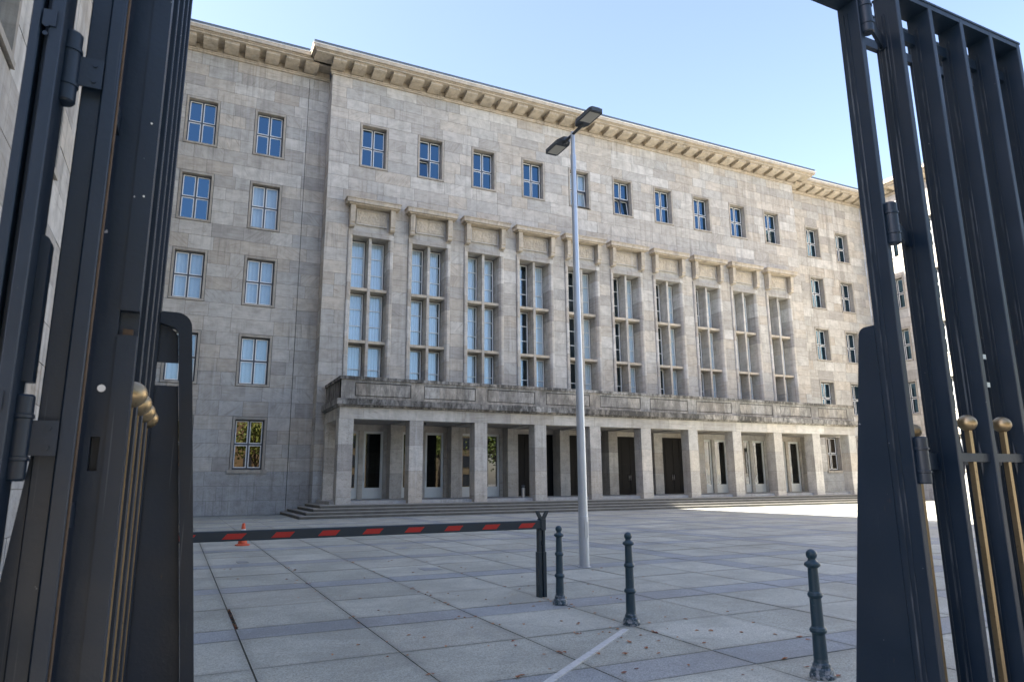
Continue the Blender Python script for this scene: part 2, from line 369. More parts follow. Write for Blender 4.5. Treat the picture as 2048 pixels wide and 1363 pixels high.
for k, (xa, xb_, ya, yb_) in enumerate(((1.30, 1.52, 16.05, 16.42), (.15, .50, 15.4, 15.75), (5.15, 5.5, 17.5, 17.9), (4.35, 4.7, 12.9, 13.3))):
    MB().box(xa, xb_, ya, yb_, -.01, .004).build('drain_cover', 'slab_dark', pv)

# painted lines on the pavement
def strip(p0, p1, wd, z=.006):
    a, b = Vector(p0), Vector(p1); n = (b-a).normalized(); n = Vector((-n.y, n.x))*wd/2; m = MB()
    pts = [tuple(a-n), tuple(b-n), tuple(b+n), tuple(a+n)]
    return m.prism(pts, -.004, z)
tag(strip((4.64, 6.78), (1.6, 4.32), .075).build('road_marking', 'line'), kind='structure')
tag(strip((4.86, 4.34), (2.4, 2.4), .08).build('road_marking', 'line'), kind='structure')

# ------------------------------------------------------------------ wall cladding generator
def wall(parent, loc, rz, L, z0, z1, holes, rows, nmax, tmap=None, mat='stone', lo=1.05, hi=2.35, ends=(0, 0)):
    """local frame: x along the wall, y into the wall, outer face at y = 0"""
    holes = [h for h in holes]
    xs = sorted({0, L} | {h[0] for h in holes} | {h[1] for h in holes}); zs = sorted({z0, z1} | {h[2] for h in holes} | {h[3] for h in holes})
    core = MB()
    for i in range(len(xs)-1):
        for j in range(len(zs)-1):
            cx, cz = (xs[i]+xs[i+1])/2, (zs[j]+zs[j+1])/2
            if any(h[0] < cx < h[1] and h[2] < cz < h[3] for h in holes): continue
            b = len(core.v)
            core.v += [(xs[i], .016, zs[j]), (xs[i+1], .016, zs[j]), (xs[i+1], .016, zs[j+1]), (xs[i], .016, zs[j+1])]
            core.face([b, b+1, b+2, b+3])
    wo = core.build('wall', 'joint', parent, loc, rz)
    T = Matrix.Translation(loc) @ Matrix.Rotation(rz, 4, 'Z')
    st = []
    for za, zb in zip(rows[:-1], rows[1:]):
        if za < z0-.01 or zb > z1+.01: continue
        cut = sorted((h[0], h[1]) for h in holes if min(zb, h[3])-max(za, h[2]) > .1)
        iv = []; c = 0.
        for a, b in cut:
            if a > c+.02: iv.append((c, a))
            c = max(c, b)
        if c < L-.02: iv.append((c, L))
        for a, b in iv:
            x = a; first = True
            while x < b-.01:
                l = random.uniform(lo, hi)*(random.uniform(.45, .9) if first else 1); first = False
                if b-(x+l) < .5: l = b-x if b-x < hi*1.1 else (b-x)/2
                st.append((x, min(x+l, b), za, zb)); x += l
    sc_ = []
    for s_ in st:
        p = T @ Vector(((s_[0]+s_[1])/2, 0, (s_[2]+s_[3])/2)); q = project(p)
        v = 0
        if q and in_view(p, 10) and 120 < q[0] < 2040:
            v = (s_[1]-s_[0])*(s_[3]-s_[2])/q[2]**2
        sc_.append((v, s_))
    sc_.sort(key=lambda a: -a[0])
    rest = MB(); gp = .007; n = 0
    for k, (v, (a, b, za, zb)) in enumerate(sc_):
        out = random.uniform(-.004, .007); tn = random.random()
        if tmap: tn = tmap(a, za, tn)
        if v > 0 and k < nmax:
            ub_ = UB['stone_plinth' if za < 2.3 else mat]
            o = link('stone', ub_[min(len(ub_)-1, int(tn*len(ub_)))], wo, ((a+b)/2, -out, (za+zb)/2)); o.scale = (b-a-2*gp, .05, zb-za-2*gp); n += 1
        else: rest.box(a+gp, b-gp, -out, .05, za+gp, zb-gp, 1 if za < 2.3 else 0, tn)
    if rest.v: tag(rest.build('stone_cladding', [mat, 'stone_plinth'], wo), kind='stuff')
    return wo, n
UB = {k: unit_blocks('stone', k, 18) for k in ('stone', 'stone_plinth')}

SILL = [2.34, 7.05, 11.72, 16.38, 21.06]; WH = 3.02; WW = 1.84
ROWS = [0, .78, 1.56, 2.34]
for k, s_ in enumerate(SILL):
    for j in range(1, 5): ROWS.append(s_+WH/4*j)
    if k < 4:
        gap = SILL[k+1]-s_-WH; ROWS += [s_+WH+gap/2, SILL[k+1]]
ROWS += [24.80, 25.52, 26.24, 26.96]

# ------------------------------------------------------------------ windows
def ring(mb, x0, x1, z0, z1, t, y0, y1, m=0):
    mb.box(x0, x0+t, y0, y1, z0, z1, m); mb.box(x1-t, x1, y0, y1, z0, z1, m)
    mb.box(x0+t, x1-t, y0, y1, z0, z0+t, m); mb.box(x0+t, x1-t, y0, y1, z1-t, z1, m)
def curtain_mesh(w_, h, folds=6, amp=.022, open_=0., mat='curtain'):
    mb = MB(); n = folds*6
    for i in range(n+1):
        x = -w_/2+w_*i/n; yy = amp*math.sin(i/6*2*math.pi)
        mb.v += [(x, yy, 0), (x*(1-open_), yy*.7, h)]
    for i in range(n): mb.face([2*i, 2*i+2, 2*i+3, 2*i+1], 0, .5, True)
    return mb.mesh('curtain', mat)
def make_window(depth, curtain, ground=False):
    """local: x across, y inwards, origin bottom centre of the outer edge"""
    g_ = .022; W2 = WW/2-g_; H = WH; bd = .12
    mb = MB()
    mb.box(-W2, -W2+bd, -.022, depth+.11, g_, H-g_, 0); mb.box(W2-bd, W2, -.022, depth+.11, g_, H-g_, 0)
    mb.box(-W2+bd, W2-bd, -.022, depth+.11, H-.16, H-g_, 0)
    if ground: mb.box(-W2-.14, W2+.14, -.09, depth+.11, -.10, .10, 0)
    else: mb.box(-W2+bd, W2-bd, -.055, depth+.11, g_, .13, 0)
    if not ground: mb.box(-W2, W2, -.055, -.022, .016, .11, 0)
    # dim room behind
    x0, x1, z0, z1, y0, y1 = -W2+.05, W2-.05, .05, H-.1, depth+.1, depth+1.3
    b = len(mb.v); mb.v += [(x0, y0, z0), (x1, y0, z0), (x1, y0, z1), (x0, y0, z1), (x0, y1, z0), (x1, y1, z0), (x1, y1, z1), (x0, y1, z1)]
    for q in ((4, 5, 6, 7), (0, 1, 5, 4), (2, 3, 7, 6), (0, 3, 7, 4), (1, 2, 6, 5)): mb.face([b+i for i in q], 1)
    win = mb.build('window', ['stone_trim', 'dark'])
    ox = W2-bd; z0, z1 = .13, H-.16; fr = MB()
    ring(fr, -ox, ox, z0, z1, .075, depth, depth+.09)
    zc = (z0+z1)/2
    fr.box(-.045, .045, depth-.012, depth+.09, z0+.075, z1-.075); fr.box(-ox+.075, -.045, depth-.006, depth+.09, zc-.045, zc+.045); fr.box(.045, ox-.075, depth-.006, depth+.09, zc-.045, zc+.045)
    fr.build('window_frame', 'frame', win)
    pw = ox-.075-.045; ph = (z1-z0)/2-.075-.045
    sm = MB(); ring(sm, -pw/2, pw/2, 0, ph, .046, -.012, .05); sm = sm.mesh('sash', 'sash')
    pm = MB().box(-pw/2+.02, pw/2-.02, .012, .026, .02, ph-.02).mesh('pane', 'glass' if curtain else 'glass_low' if ground else 'glass_dark')
    for sx in (-1, 1):
        for zb in (z0+.075, zc+.045):
            s_ = link('sash', sm, win, (sx*(.045+pw/2), depth+.01, zb)); link('pane', pm, win, (sx*(.045+pw/2), depth+.01, zb))
    if curtain: link('curtain', curtain_mesh(2*ox, H-.3), win, (0, depth+.2, .13))
    return win
PROTO = {}
def put_window(parent, x, yw, z, rz=0, depth=.4, curtain=0, ground=False):
    key = (depth, curtain, ground)
    if key not in PROTO: PROTO[key] = o = make_window(depth, curtain, ground)
    else: o = copy_tree(PROTO[key])
    o.parent = parent; o.location = (x, yw, z); o.rotation_euler.z = rz
    return o
def tilt(win, which):
    """open the lower sash(es) a little, hinged at the bottom"""
    ss = [c for c in win.children if c.name.startswith(('sash', 'pane'))]
    for c in ss:
        if c.location.z < 1. and (c.location.x > 0) == (which > 0): c.rotation_euler.x = -.14

# ------------------------------------------------------------------ main building
mainb = empty('office_building', (26.7, 40, 0))
tag(mainb, 'long grey limestone office building across the court with ten tall windows above a pillared portico', 'building')
mainb.matrix_parent_inverse = Matrix()
def P(o):                       # children are given world coordinates: shift them under the building empty
    o.location = o.location-mainb.location if o.parent == mainb else o.location; return o
XC0, XC1, YC, YW, XR = 6.85, 46.6, 40., 41.1, 56.6
XL = -3.35
S = 3.794
B0 = Vector((26.7, 40, 0))
class Shift:
    pass
def mpart(mb, name, mats): return mb.build(name, mats, mainb, -B0)

def hole(xc, z, w_=WW, h=WH, x0=0): return (xc-w_/2-x0, xc+w_/2-x0, z, z+h)
lwx = [-1.25+WW/2, 2.54+WW/2]; rwx = [48.97+WW/2, 52.72+WW/2]
cx_ = [8.73+1.82/2+S*i for i in range(10)]
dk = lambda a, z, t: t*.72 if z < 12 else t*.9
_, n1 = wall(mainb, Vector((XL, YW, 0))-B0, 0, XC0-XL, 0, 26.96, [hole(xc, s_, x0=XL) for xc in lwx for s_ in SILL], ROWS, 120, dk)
_, n2 = wall(mainb, Vector((XC1, YW, 0))-B0, 0, XR-XC1, 0, 26.96, [hole(xc, s_, x0=XC1) for xc in rwx for s_ in SILL], ROWS, 30)
TW, TZ0, TZ1 = 2.84, 6.9, 16.785; HZ0, HZ1 = 16.80, 18.645
ch = [hole(xc, 21.06, 1.84, x0=XC0) for xc in cx_]+[(xc-TW/2-XC0, xc+TW/2-XC0, 7.05, HZ1) for xc in cx_]+[(1.1, XC1-XC0-1.1, .76, 5.36)]
_, n3 = wall(mainb, Vector((XC0, YC, 0))-B0, 0, XC1-XC0, 0, 26.96, ch, ROWS, 150, lambda a, z, t: t*.85 if z < 14 and a < 12 else .15+t*.85)  # lower left stones toned darker: weathering, plus shade put into the colour
# returns of the projecting middle block
for xx, rz in ((XC0, -math.pi/2), (XC1, math.pi/2)):
    loc = Vector((XC0, YW, 0)) if rz < 0 else Vector((XC1, YC, 0))
    wall(mainb, loc-B0, rz, YW-YC, 0, 26.96, [], ROWS, 0, lo=1.05, hi=1.2)
# body: back, ends, flat roof
bd = MB(); bd.box(XL-.5, XR+.5, YW+1.9, YW+15, 0, 27.9)
bd.box(XL, XC0, YW+.05, YW+1.9, 26.96, 27.9); bd.box(XC0+.05, XC1-.05, YC+.05, YW+1.9, 26.96, 27.9); bd.box(XC1, XR, YW+.05, YW+1.9, 26.96, 27.9)
mpart(bd, 'roof', 'zinc')

for i, xc in enumerate(lwx):
    for k, s_ in enumerate(SILL):
        put_window(mainb, xc-B0.x, YW-B0.y, s_, 0, .28, 1 if k in (1, 2) or (k == 3 and i) else 0, k == 0)
for xc in rwx:
    for k, s_ in enumerate(SILL): put_window(mainb, xc-B0.x, YW-B0.y, s_, 0, .40, 0, k == 0)
for i, xc in enumerate(cx_):
    o = put_window(mainb, xc-B0.x, YC-B0.y, 21.06, 0, .38, 1 if i == 4 else 0)
    if i in (1, 5): tilt(o, -1)
    if i in (4, 5): tilt(o, 1)

# tall windows with hoods
def make_tall():
    mb = MB(); W2 = TW/2-.012; ow = 1.12; dp = .95; top = TZ1-TZ0; ot = top-.30
    # splayed surround built in blocks
    n = 9
    for k in range(n):
        za, zb = top*k/n+.006, top*(k+1)/n-.006
        for sx in (-1, 1):
            pts = [(sx*W2, .05), (sx*W2, -.06), (sx*(W2-.05), -.10), (sx*(ow+.10), -.10), (sx*(ow+.02), .02), (sx*ow, .05), (sx*ow, dp+.15), (sx*W2, dp+.15)]
            if sx > 0: pts = pts[::-1]
            mb.prism(pts[::-1] if False else pts, za, zb, 0)
    for k in range(2):
        mb.box(-ow+k*ow+.004, k*ow-.004, -.10, dp+.15, ot, top-.005, 0)
    mb.box(-W2, -ow-.005, -.105, -.06, ot, top-.005, 0); mb.box(ow+.005, W2, -.105, -.06, ot, top-.005, 0)
    # dim hall behind
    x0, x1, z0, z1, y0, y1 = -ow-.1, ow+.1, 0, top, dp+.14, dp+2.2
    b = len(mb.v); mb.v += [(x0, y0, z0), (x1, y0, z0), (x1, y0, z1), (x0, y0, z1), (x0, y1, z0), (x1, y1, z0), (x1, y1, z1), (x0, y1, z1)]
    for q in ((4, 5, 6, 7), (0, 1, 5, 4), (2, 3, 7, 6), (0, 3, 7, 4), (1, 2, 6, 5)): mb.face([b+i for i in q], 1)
    root = mb.build('tall_window', ['stone', 'dark'])
    mu = MB()
    for k in range(6): mu.box(-.085, .085, .10, dp+.1, ot*k/6+.004, ot*(k+1)/6-.004)
    mu.build('mullion', 'stone', root)
    tz = [9.86-TZ0, 13.10-TZ0]
    for z in tz:
        t_ = MB()
        for sx in (-1, 1):
            a, b = sorted((sx*.087, sx*(ow-.002))); t_.box(a, b, .13, dp+.1, z, z+.17)
        t_.build('transom', 'stone_pale', root)
    segs = [(.0, tz[0]), (tz[0]+.17, tz[1]), (tz[1]+.17, ot)]
    for (za, zb), nd in zip(segs, (2, 3, 3)):
        h = zb-za; wp = ow-.085-.02
        fm = MB(); ring(fm, -wp/2, wp/2, .01, h-.01, .04, -.02, .06, 0); ring(fm, -wp/2+.04, wp/2-.04, .05, h-.05, .065, -.04, .05, 1)
        for k in range(1, nd): zz = h*k/nd; fm.box(-wp/2+.09, wp/2-.09, -.03, .035, zz-.028, zz+.028, 1)
        fm = fm.mesh('sash', ['frame', 'sash'])
        pm = MB().box(-wp/2+.07, wp/2-.07, .0, .012, .08, h-.08).mesh('pane', 'glass')
        for sx in (-1, 1):
            xx = sx*(.085+(ow-.085)/2)
            link('sash', fm, root, (xx, dp, za)); link('pane', pm, root, (xx, dp, za))
    # hood: slab on two consoles over a rough panel
    hb = HZ0-TZ0; ht = HZ1-TZ0
    bk = MB(); bk.box(-W2, W2, .03, .5, hb+.004, ht-.004, 0)
    bk.build('hood_back', 'stone', root)
    hd = MB(); hd.box(-1.66, 1.66, -.70, .05, ht-.26, ht-.02, 0); hd.box(-1.71, 1.71, -.75, .05, ht-.019, ht+.05, 0); hd.box(-1.52, 1.52, -.58, .05, ht-.34, ht-.261, 0)
    hd.build('hood', 'stone_pale', root)
    cm = MB()
    cm.prism([(.0, hb+.16), (-.34, hb+.14), (-.42, hb+.22), (-.40, hb+.36), (-.46, hb+.42), (-.48, ht-.345), (.0, ht-.345)][::-1], -.145, .145, 0, .55, 'x')
    cm = cm.mesh('console', 'stone_pale')
    for sx in (-1, 1): link('console', cm, root, (sx*1.25, 0, 0))
    pf = MB(); ring(pf, -.96, .96, hb+.42, ht-.48, .055, -.10, .02, 0); pf.build('panel_frame', 'stone', root)
    pn = MB(); nx, nz = 22, 9; x0, x1, z0, z1 = -.90, .90, hb+.48, ht-.54
    b = len(pn.v)
    for j in range(nz+1):
        for i in range(nx+1):
            e = 0 if i in (0, nx) or j in (0, nz) else random.uniform(0, .03)
            pn.v.append((x0+(x1-x0)*i/nx, -.06-e, z0+(z1-z0)*j/nz))
    for j in range(nz):
        for i in range(nx): pn.face([b+j*(nx+1)+i, b+j*(nx+1)+i+1, b+(j+1)*(nx+1)+i+1, b+(j+1)*(nx+1)+i], 0, .62)
    pn.build('hood_panel', 'stone_pale', root)
    return root
tall = make_tall()
cur = {}
for i, xc in enumerate(cx_):
    o = tall if i == 0 else copy_tree(tall)
    o.parent = mainb; o.location = Vector((xc, YC, TZ0))-B0
for i, o in enumerate([c for c in mainb.children if c.name.startswith('tall_window')]):
    h = TZ1-TZ0-.4
    for sx in (-1, 1):
        wd = 1.02 if (i == 0 or (i > 2 and sx > 0)) else (.86 if i < 3 else .55)
        if wd not in cur: cur[wd] = curtain_mesh(wd, h, 6, .018, 0, 'drape')
        link('curtain', cur[wd], o, (sx*.60-(0 if wd > 1 else .09 if wd > .6 else .22), 1.01, .05))
    if True:
        if i in (1, 2, 3, 5):
            MB().box(-.25, .02, 1.7, 1.75, 4.6, 5.9).build('red_drape', 'red', o, (-.2, 0, 0))

# cornices
def cornice(parent, loc, rz, L, over0, over1, brk0, nbrk, sp, zb=26.96):
    """local: x along, y into the wall"""
    mb = MB()
    def run(y0, y1, z0, z1, m=0, o=1.):
        n = max(1, int(L/2.2)); xa, xb2 = -over0*o, L+over1*o
        for k in range(n): mb.box(xa+(xb2-xa)*k/n+(.003 if k else 0), xa+(xb2-xa)*(k+1)/n-(.003 if k < n-1 else 0), y0, y1, z0, z1, m)
    run(-.10, .1, zb, zb+.10, 0, .08); run(-.15, .1, zb+.10, zb+.17, 0, .12); run(-.03, .1, zb+.17, zb+.559, 0, .02)
    run(-1.20, .1, zb+.56, zb+.66, 0, .95); run(-1.26, .1, zb+.661, zb+.72, 0, 1.0); run(-1.40, .1, zb+.721, zb+.925, 0, 1.1)
    c = mb.build('cornice', 'stone_pale', parent, loc, rz)
    gt = MB(); gt.prism([(-1.46, zb+.955), (-1.43, zb+.926), (.0, zb+.926), (.0, zb+.975), (-1.40, zb+.975)][::-1], -over0*1.14, L+over1*1.14, 0, .5, 'x'); gt.build('gutter', 'gutter', c)
    rf = MB(); rf.box(-over0*1.08, L+over1*1.08, -1.385, .1, zb+.976, zb+1.13); rf.box(-over0*1.10, L+over1*1.10, -1.41, .1, zb+1.131, zb+1.15); rf.build('roof_edge', 'zinc', c)
    bm_ = MB(); bm_.prism([(.0, zb+.25), (-.55, zb+.29), (-.88, zb+.36), (-1.0, zb+.41), (-1.0, zb+.50), (-1.03, zb+.51), (-1.03, zb+.557), (0, zb+.557)][::-1], -.40, .40, 0, .5, 'x')
    ms = []
    for t in (.2, .45, .6, .9):
        for q in range(len(bm_.t)): bm_.t[q] = t
        ms.append(bm_.mesh('bracket', 'stone_pale'))
    for k in range(nbrk): link('bracket', random.choice(ms), c, (brk0+sp*k, -.03, 0))
    return c
cornice(mainb, Vector((XC0, YC, 0))-B0, 0, XC1-XC0, 1.3, 1.3, .25, 32, 1.2642)
cornice(mainb, Vector((XL, YW, 0))-B0, 0, XC0-XL, 0, -.01, 1.95-.02, 7, 1.17)
cornice(mainb, Vector((XC1, YW, 0))-B0, 0, XR-XC1, 0, 0, 1.0, 8, 1.2)

# portico --------------------------------------------------------------
COLX = [7.71+S*i for i in range(11)]; YP = 35.9; ZP = .76
fl = MB(); fl.box(7.1, 46.3, 36.25, YC+.75, .0, ZP); n = 21
mpart(fl, 'portico_floor', 'stone_plinth')
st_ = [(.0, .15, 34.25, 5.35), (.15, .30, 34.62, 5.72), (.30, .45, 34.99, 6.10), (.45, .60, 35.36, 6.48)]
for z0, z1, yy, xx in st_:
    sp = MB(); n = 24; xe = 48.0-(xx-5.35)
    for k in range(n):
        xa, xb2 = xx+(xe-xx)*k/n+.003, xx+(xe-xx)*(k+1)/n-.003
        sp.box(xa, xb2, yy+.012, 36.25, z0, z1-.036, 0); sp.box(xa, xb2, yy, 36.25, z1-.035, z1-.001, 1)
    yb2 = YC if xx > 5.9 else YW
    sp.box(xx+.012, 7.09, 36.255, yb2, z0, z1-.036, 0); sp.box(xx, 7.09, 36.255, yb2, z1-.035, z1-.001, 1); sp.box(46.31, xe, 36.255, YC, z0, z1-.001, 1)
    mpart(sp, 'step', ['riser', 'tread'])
cb = [unit_blocks('column_block', 'stone_shell', 10), unit_blocks('architrave_block', 'stone', 10)]
def col_block(parent, xc, y0, wx, wy, za, zb):
    o = link('column_block', random.choice(cb[0]), parent, (xc-B0.x, y0-B0.y, (za+zb)/2)); o.scale = (wx, wy, zb-za-.012); return o
for xc in COLX:
    cm = MB().box(-.37, .37, .01, .75, .60, 4.95).build('column', 'joint', mainb, Vector((xc, YP, 0))-B0)
    zz = [.601, .95, 2.28, 3.62, 4.952]
    for za, zb in zip(zz[:-1], zz[1:]):
        o = link('column_block', random.choice(cb[0]), cm, (0, 0, (za+zb)/2)); o.scale = (.765, .765, zb-za-.010)
# pilasters against the wall, door bays
for xc in COLX:
    cm = MB().box(-.34, .34, .01, 1.0, ZP, 5.1).build('pilaster', 'joint', mainb, Vector((xc, 39.65, 0))-B0)
    zz = [ZP, 2.2, 3.6, 5.1]
    for za, zb in zip(zz[:-1], zz[1:]):
        o = link('column_block', random.choice(cb[0]), cm, (0, 0, (za+zb)/2)); o.scale = (.72, 1.0, zb-za-.010)
YD = 40.55
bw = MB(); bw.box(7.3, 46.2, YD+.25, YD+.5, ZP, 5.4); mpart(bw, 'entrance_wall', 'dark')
def glazed_door(xc):
    o = MB(); ring(o, -.6, .6, 0, 3.9, .15, 0, .10); o.box(-.45, .45, .0, .10, .15, .62)
    o = o.build('door', 'doorwhite', mainb, Vector((xc, YD, ZP+.02))-B0)
    MB().box(-.44, .44, .04, .06, .62, 3.76).build('pane', 'doorglass', o)
    MB().tube((-.52, -.05, 1.0), (-.52, -.05, 1.5), .015, 8).build('handle', 'steel', o)
def oak_door(xc):
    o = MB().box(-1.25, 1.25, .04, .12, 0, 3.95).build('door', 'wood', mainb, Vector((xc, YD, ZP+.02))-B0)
    pm = MB()
    pm.box(-.25, .25, -.012, .05, 0, .8); pm = pm.mesh('door_panel', 'wood')
    for sx in (-.9, -.35, .35, .9):
        for k in range(4): link('door_panel', pm, o, (sx, .03, .2+k*.93))
    for sx in (-.07, .07): MB().tube((sx, -.03, .95), (sx, -.03, 1.35), .018, 8).build('handle', 'steel', o)
for i in range(10):
    xc = COLX[i]+S/2
    if i in (0, 1, 2, 7, 8, 9):
        glazed_door(xc-.74); glazed_door(xc+.74)
        for xx, wd in ((xc, .28), (xc-1.44, .2), (xc+1.44, .2)):
            mb = MB(); mb.box(xx-wd/2, xx+wd/2, YD-.12, YD+.25, ZP, 4.68); mpart(mb, 'door_pier', 'stone')
        mb = MB(); mb.box(COLX[i]+.3, COLX[i+1]-.3, YD-.12, YD+.25, 4.68, 5.1); mpart(mb, 'lintel', 'stone')
    else:
        oak_door(xc)
        mb = MB(); mb.box(COLX[i]+.3, COLX[i+1]-.3, YD-.05, YD+.25, 4.75, 5.1); mpart(mb, 'lintel', 'stone')
# ceiling, architrave, ledge, parapet with panels
mb = MB(); mb.box(7.4, 46.0, 36.6, YC+.74, 5.06, 5.36)
for xc in COLX[1:-1]: mb.box(xc-.3, xc+.3, 36.66, YC-.3, 4.98, 5.06)
mpart(mb, 'portico_ceiling', 'stone')
ar = empty('architrave', Vector((0, 0, 0)), 0, mainb)
ax = [7.34]+[COLX[0]+S*(k*.75)+.9 for k in range(14) if COLX[0]+S*(k*.75)+.9 < 45]+[46.06]
for a, b in zip(ax[:-1], ax[1:]):
    o = link('architrave_block', random.choice(cb[1]), ar, ((a+b)/2-B0.x, YP-.01-B0.y, 5.26)); o.scale = (b-a-.01, .76, .61)
for xx in (7.72, 45.68):
    o = link('architrave_block', random.choice(cb[1]), ar, (xx-B0.x, YP+.76-B0.y, 5.26)); o.scale = (.76, YC-YP-.77, .61)
ld = MB()
for k in range(13):
    xa, xb2 = 7.12+39.15*k/13, 7.12+39.15*(k+1)/13
    ld.box(xa+.003, xb2-.003, YP-.35, YC-.002, 5.66, 5.97); ld.box(max(xa, 7.2)+.003, min(xb2, 46.2)-.003, YP-.2, YC-.004, 5.57, 5.66)
mpart(ld, 'ledge', 'stone_dirty')
pp = MB(); YPP = 35.82
pp.box(7.36, 46.0, YPP+.06, YPP+.4, 5.97, 7.0); pp.box(7.42, 7.75, YPP+.4, YC-.003, 5.97, 7.0); pp.box(45.6, 45.94, YPP+.4, YC-.003, 5.97, 7.0)
par = mpart(pp, 'parapet', 'groove')
for xa in (7.36, 45.945): MB().box(xa, xa+.055, YPP+.062, YC-.003, 5.98, 6.998).build('parapet_cheek', 'stone_dirty', par)
for i in range(10):
    xa = COLX[i]+S/2-1.53; xb2 = xa+3.06
    o = MB(); k = random.choice((2, 3, 3)); 
    cuts = sorted([0, 1]+[random.uniform(.25, .75) if k == 2 else (.3+random.uniform(-.08, .08), .72+random.uniform(-.08, .08))[j] for j in range(k-1)])
    for a, b in zip(cuts[:-1], cuts[1:]): o.box(xa+.045+2.97*a+.002, xa+.045+2.97*b-.002, YPP+.012, YPP+.06, 6.185, 6.815)
    o.build('parapet_panel', 'stone_grimy', par)
    o = MB(); o.box(xb2 if i < 9 else xb2, (xb2+S-3.06) if i < 9 else 46.0, YPP, YPP+.06, 5.97, 7.0); o.build('parapet_pier', 'stone_grimy', par)
o = MB(); o.box(7.36, COLX[0]+S/2-1.53, YPP, YPP+.06, 5.97, 7.0); o.build('parapet_pier', 'stone_grimy', par)
o = MB(); o.box(7.36, 46.0, YPP+.003, YPP+.06, 5.971, 6.14); o.box(7.36, 46.0, YPP+.003, YPP+.06, 6.86, 6.999); o.build('parapet_band', 'stone_grimy', par)
cp = MB()
for k in range(13):
    xa, xb2 = 7.28+38.8*k/13, 7.28+38.8*(k+1)/13; cp.box(xa+.003, xb2-.003, YPP-.08, YPP+.5, 7.0, 7.17)
cp.box(7.28, 7.85, YPP+.503, YC-.06, 7.0, 7.17); cp.box(45.5, 46.08, YPP+.503, YC-.06, 7.0, 7.17)
cp.build('coping', 'stone_dirty', par)

MB().tube((5.62-B0.x, YW-.02-B0.y, 0), (5.62-B0.x, YW-.02-B0.y, 26.9), .012, 6).build('lightning_rod', 'groove', mainb)
for xc, yy in ((19.9, 36.75), (23.7, 36.75), (12.3, 36.75)):
    dm = MB(); dm.lathe([(.02, 4.80), (.07, 4.82), (.085, 4.88), (.085, 4.93), (.05, 4.95), (.05, 4.98)], seg=16); dm.build('dome_camera', 'lampgrey', mainb, Vector((xc, yy, 0))-B0)

# ------------------------------------------------------------------ side buildings along the court
def side_building(name, label, xw, rz, y0, y1, wins, nst):
    """wins: list of (y far edge, sill list, depth)"""
    b = empty(name, (xw, 0, 0)); tag(b, label, 'building')
    L = y1-y0
    if rz > 0: loc = Vector((0, y0, 0)); tox = lambda yy: yy-y0          # faces +X, local x runs with +Y
    else: loc = Vector((0, y1, 0)); tox = lambda yy: y1-yy               # faces -X
    holes = []
    for yc, sills in wins:
        for s_ in sills: holes.append((tox(yc)-WW/2, tox(yc)+WW/2, s_, s_+WH))
    wall(b, Vector((xw, 0, 0))*0+loc, rz, L, 0, 26.96, holes, ROWS, nst) if False else None
    wl, n = wall_at(b, loc, rz, L, holes, nst, xw)
    for yc, sills in wins:
        for k, s_ in enumerate(sills): put_window(b, 0, yc, s_, rz, .40, 0, s_ < 3)
    nb = int(L/1.2642)
    if rz < 0: cornice(b, loc, rz, L, .0, .0, .4, nb, 1.2642)
    else: MB().box(0, L, -.30, .1, 26.961, 28.0).build('cornice', 'stone_pale', b, loc, rz)
    sg = -1 if rz > 0 else 1
    bd = MB(); a, c = sorted((sg*1.9, sg*14)); bd.box(a, c, y0, y1, 0, 27.9); a, c = sorted((sg*.05, sg*1.9)); bd.box(a, c, y0, y1, 26.96, 27.9)
    bd.box(a, c, y0-.02, y0+.4, 0, 26.96)
    bd.build('roof', 'zinc', b)
    return b
def wall_at(b, loc, rz, L, holes, nst, xw):
    global project
    # stones are ranked by their size in the picture, so the helper needs world coordinates
    pr = project; off = Vector((xw, 0, 0))
    project = lambda p: pr(Vector(p)+off)
    r = wall(b, loc, rz, L, 0, 26.96, holes, ROWS, nst)
    project = pr; return r
lw = [(10.35-WW/2+S*k, SILL[:4]) for k in range(0, 3)]
sb = side_building('side_wing', 'stone side wing close on the left, seen in slivers behind the folded gate', -2.45, math.pi/2, 1.5, 21, lw, 110)
MB().box(-11.5, -.905, 21.01, YW+3, 0, 30.3).build('rear_shade_block', 'stone', sb)  # unseen rear block, raised and deepened to set the shadow edge, stop sun leaks
rw = [(37.6+WW/2-S*k, SILL) for k in range(0, 5)]
side_building('side_wing', 'sunlit pale stone side wing on the right, seen between the bars of the gate', XR, -math.pi/2, 2.0, YW, rw, 40)

